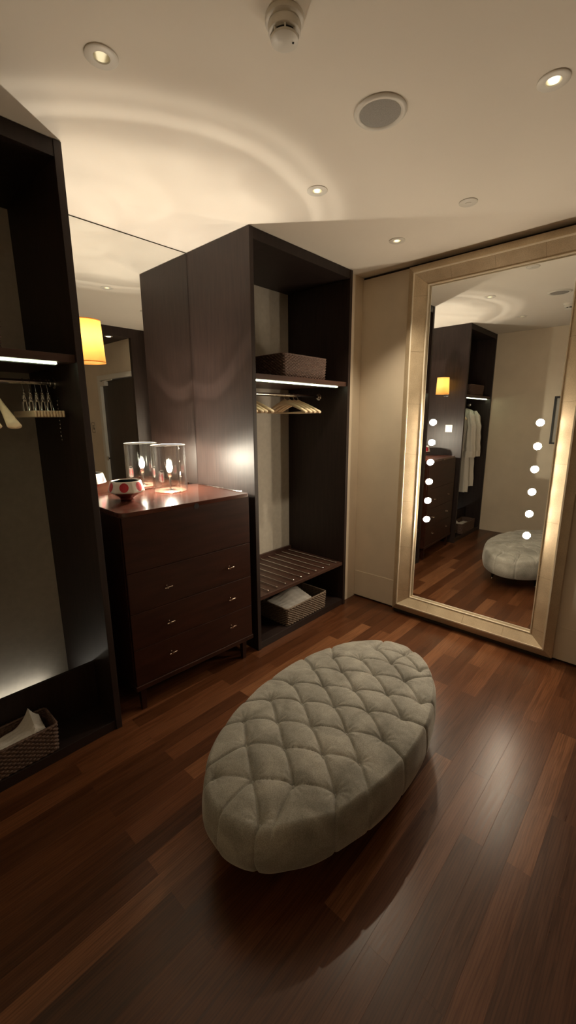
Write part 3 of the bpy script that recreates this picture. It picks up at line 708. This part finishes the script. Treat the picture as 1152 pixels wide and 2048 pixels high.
def ottoman():
    NA, NR = 720, 140; m = MB(); vs = []; fs = []
    RC = .034                                           # rim rounding
    for j in range(NR + 1):
        q = j / NR
        for i in range(NA):
            a = 2 * PI * i / NA; k = q * (1 - RC / OB * .5)
            x, y = OA * k * math.cos(a), OB * k * math.sin(a)
            vs.append((x, y, otop(x, y)))
    kk = 1 - RC / OB * .5
    ztopedge = [vs[NR * NA + i][2] for i in range(NA)]
    rows = []
    for j in range(1, 11):                              # rounded shoulder
        b = j / 10 * PI / 2; rows.append((kk + (1 - kk) * math.sin(b), 1 - math.cos(b), None))
    for j in range(1, 25): rows.append((1 + .012 * math.sin(PI * j / 24) - .02 * (j / 24) ** 3, 1., j / 24))
    for j in range(1, 6):
        b = j / 5 * PI / 2; rows.append((.98 - .03 * math.sin(b) , 2., j / 5))
    for k, c_, s_ in rows:
        for i in range(NA):
            a = 2 * PI * i / NA; zt = ztopedge[i]; ze = ZE - .035
            pl = min(abs(((a - r + PI) % (2 * PI)) - PI) * math.hypot(OA * math.sin(a), OB * math.cos(a)) for r in RIMP)
            depth = .0045 * math.exp(-(pl / .0055) ** 1.3)
            if c_ < 1: z = zt + (ze - zt) * c_
            elif c_ == 1: z = ze + (Z0 - ze) * s_
            else: z = Z0 - .010 * s_ if s_ < 1 else Z0 - .010
            f = k - depth / OB + .0035 * noise.noise(Vector((math.cos(a) * 5, math.sin(a) * 5, z * 5))) / OB
            vs.append((OA * f * math.cos(a) + 0, OB * f * math.sin(a), z))
    nrow = NR + 1 + len(rows)
    for j in range(nrow - 1):
        for i in range(NA):
            fs.append((j * NA + i, j * NA + (i + 1) % NA, (j + 1) * NA + (i + 1) % NA, (j + 1) * NA + i))
    fs.append(tuple((nrow - 1) * NA + i for i in range(NA - 1, -1, -1)))
    m.add(vs, fs); return m
om = ottoman().obj('cushion', M['velvet'], OT, 80)
for x, y in BT:
    MB().ball((x, y, otop(x, y) + .0035), 0.0095, 14, (1, 1, .6)).obj('button', M['velvet'], OT, 80)
for k in ((.41, .19), (.36, -.18), (-.41, .17), (-.38, -.19)):
    lg = MB().lathe([(.009, .012), (.013, .05), (.017, Z0 - .009)], (k[0], k[1], 0), 20).obj('leg', M['wenge'], OT, 40)
    MB().lathe([(.0075, .0005), (.010, .002), (.010, .010), (.0075, .013)], (k[0], k[1], 0), 20).obj('foot_cap', M['brass'], lg, 40)

# ------------------------------------------------------------------ lights
def light(name, kind, loc, col, w, size=.02, **kw):
    d = bpy.data.lights.new(name, kind); d.color = col; d.energy = w
    if kind in ('POINT', 'SPOT'): d.shadow_soft_size = size
    for k, v in kw.items(): setattr(d, k, v)
    o = bpy.data.objects.new(name, d); C.objects.link(o); o.location = loc; return o
lamp = light('hurricane_lamp_light', 'POINT', (lx, ly, DT + BZ + .012), (1., .88, .71), 54., .010)
# what the rolled rim and wall of the glass cylinder do to the light, as an angular light distribution
def profile(d):
    d.use_nodes = True; nt = d.node_tree; nt.nodes.clear()
    def n(t, **kw):
        q = nt.nodes.new(t)
        for k, v in kw.items(): setattr(q, k, v)
        return q
    def mth(op, a, b=None, c=None):
        q = n('ShaderNodeMath', operation=op)
        for i, z in enumerate((a, b, c)):
            if z is None: continue
            if isinstance(z, (int, float)): q.inputs[i].default_value = z
            else: nt.links.new(z, q.inputs[i])
        return q.outputs[0]
    out = n('ShaderNodeOutputLight'); em = n('ShaderNodeEmission'); g = n('ShaderNodeNewGeometry')
    sep = n('ShaderNodeSeparateXYZ'); nt.links.new(g.outputs['Incoming'], sep.inputs[0])
    X, Y, Z = sep.outputs
    az = mth('ABSOLUTE', Z); up = mth('GREATER_THAN', Z, 0.)
    rr = mth('SQRT', mth('ADD', mth('MULTIPLY', X, X), mth('MULTIPLY', Y, Y)))
    tt = mth('DIVIDE', rr, mth('MAXIMUM', az, .02))
    ux = mth('DIVIDE', X, mth('MAXIMUM', rr, .001)); uy = mth('DIVIDE', Y, mth('MAXIMUM', rr, .001))
    cv = n('ShaderNodeCombineXYZ'); nt.links.new(mth('DIVIDE', X, mth('MAXIMUM', az, .1)), cv.inputs[0]); nt.links.new(mth('DIVIDE', Y, mth('MAXIMUM', az, .1)), cv.inputs[1])
    cu = n('ShaderNodeCombineXYZ'); nt.links.new(ux, cu.inputs[0]); nt.links.new(uy, cu.inputs[1]); nt.links.new(mth('MULTIPLY', tt, .5), cu.inputs[2])
    ns = n('ShaderNodeTexNoise'); ns.inputs['Scale'].default_value = 2.6; ns.inputs['Detail'].default_value = 2; ns.inputs['Distortion'].default_value = 1.8; nt.links.new(cv.outputs[0], ns.inputs['Vector'])
    na = n('ShaderNodeTexNoise'); na.inputs['Scale'].default_value = 1.5; na.inputs['Detail'].default_value = 2; nt.links.new(cu.outputs[0], na.inputs['Vector'])
    def band(c, w, amp, wob=0.):
        q = mth('SUBTRACT', tt, c)
        if wob: q = mth('ADD', q, mth('MULTIPLY', mth('SUBTRACT', na.outputs['Fac'], .5), wob))
        q = mth('DIVIDE', q, w); return mth('MULTIPLY', mth('EXPONENT', mth('MULTIPLY', mth('MULTIPLY', q, q), -1.)), amp)
    cr = n('ShaderNodeValToRGB'); e = cr.color_ramp.elements
    stops = [(0., 1.05), (.5, 1.1), (.60, .72), (.68, .62), (.69, 1.95), (.70, 1.15), (.745, .74), (.79, 1.2), (.83, .66), (1., .58), (1.3, .36), (1.9, .26), (2.7, .5), (4.2, .85)]
    while len(e) < len(stops): e.new(.5)
    for el, (p, v) in zip(e, stops): el.position = p / 5; el.color = (v / 2, v / 2, v / 2, 1)
    ttw = mth('ADD', tt, mth('MULTIPLY', mth('SUBTRACT', na.outputs['Fac'], .5), .07))
    nt.links.new(mth('MULTIPLY', ttw, .2), cr.inputs[0])
    base = mth('MULTIPLY', cr.outputs['Color'], 2.)
    sw = mth('MULTIPLY', mth('SUBTRACT', ns.outputs['Fac'], .5), mth('MINIMUM', mth('MAXIMUM', mth('SUBTRACT', 1.15, tt), 0.), 1.))
    tot = mth('ADD', mth('ADD', base, mth('MULTIPLY', sw, .8)), band(.52, .05, .12, .5))
    tot = mth('ADD', mth('MULTIPLY', tot, up), mth('MULTIPLY', mth('SUBTRACT', 1., up), .8))
    nt.links.new(mth('MAXIMUM', tot, .05), em.inputs['Strength']); nt.links.new(em.outputs[0], out.inputs[0])
profile(lamp.data)
light('sconce_light', 'POINT', (sx, sy, 1.925), (1., .82, .56), 1.5, .035)
def spot(x, y, w, rx=0., ry=0., ang=70, z=ZC - .004, col=(1., .84, .62)):
    o = light('downlight_beam', 'SPOT', (x, y, z), col, w, .02, spot_size=math.radians(ang), spot_blend=.7); o.rotation_euler = (rx, ry, 0); return o
spot(.738, 1.412, 1.); spot(1.752, .455, 5., ang=80); spot(1.758, 1.417, 26., rx=-.02, ry=.02, ang=50); spot(2.535, 1.423, 46., ry=.03, ang=96)
spot(2.43, -.03, 4., z=2.478)
spot(1.3, -1.3, 8., z=2.5)

# ------------------------------------------------------------------ world
w = bpy.data.worlds.new('room_dark'); sc.world = w; w.use_nodes = True
w.node_tree.nodes['Background'].inputs[0].default_value = (.9, .8, .65, 1); w.node_tree.nodes['Background'].inputs[1].default_value = .02

# ------------------------------------------------------------------ camera
yaw, pitch, roll, fpx = .82770608, .21922878, -.00582921, 841.62
f = Vector((math.sin(yaw) * math.cos(pitch), math.cos(yaw) * math.cos(pitch), -math.sin(pitch)))
r = Vector((math.cos(yaw), -math.sin(yaw), 0)); u = r.cross(f)
r2 = math.cos(roll) * r + math.sin(roll) * u; u2 = -math.sin(roll) * r + math.cos(roll) * u
cd = bpy.data.cameras.new('camera'); cam = bpy.data.objects.new('camera', cd); C.objects.link(cam)
mw = Matrix(((r2.x, u2.x, -f.x, 0), (r2.y, u2.y, -f.y, 0), (r2.z, u2.z, -f.z, 1.55), (0, 0, 0, 1)))
cam.matrix_world = mw
cd.sensor_fit = 'HORIZONTAL'; cd.sensor_width = 36; cd.lens = fpx / 1152 * 36; cd.clip_start = .02
sc.camera = cam

sc.view_settings.view_transform = 'Standard'; sc.view_settings.look = 'None'; sc.view_settings.gamma = 1; sc.view_settings.use_curve_mapping = False
sc.view_settings.exposure = 0.
cy_ = sc.cycles
cy_.use_denoising = True
cy_.max_bounces = 10; cy_.glossy_bounces = 6; cy_.transparent_max_bounces = 16; cy_.diffuse_bounces = 5; cy_.transmission_bounces = 6
cy_.sample_clamp_indirect = 4.; cy_.blur_glossy = .5; cy_.caustics_reflective = True; cy_.caustics_refractive = False
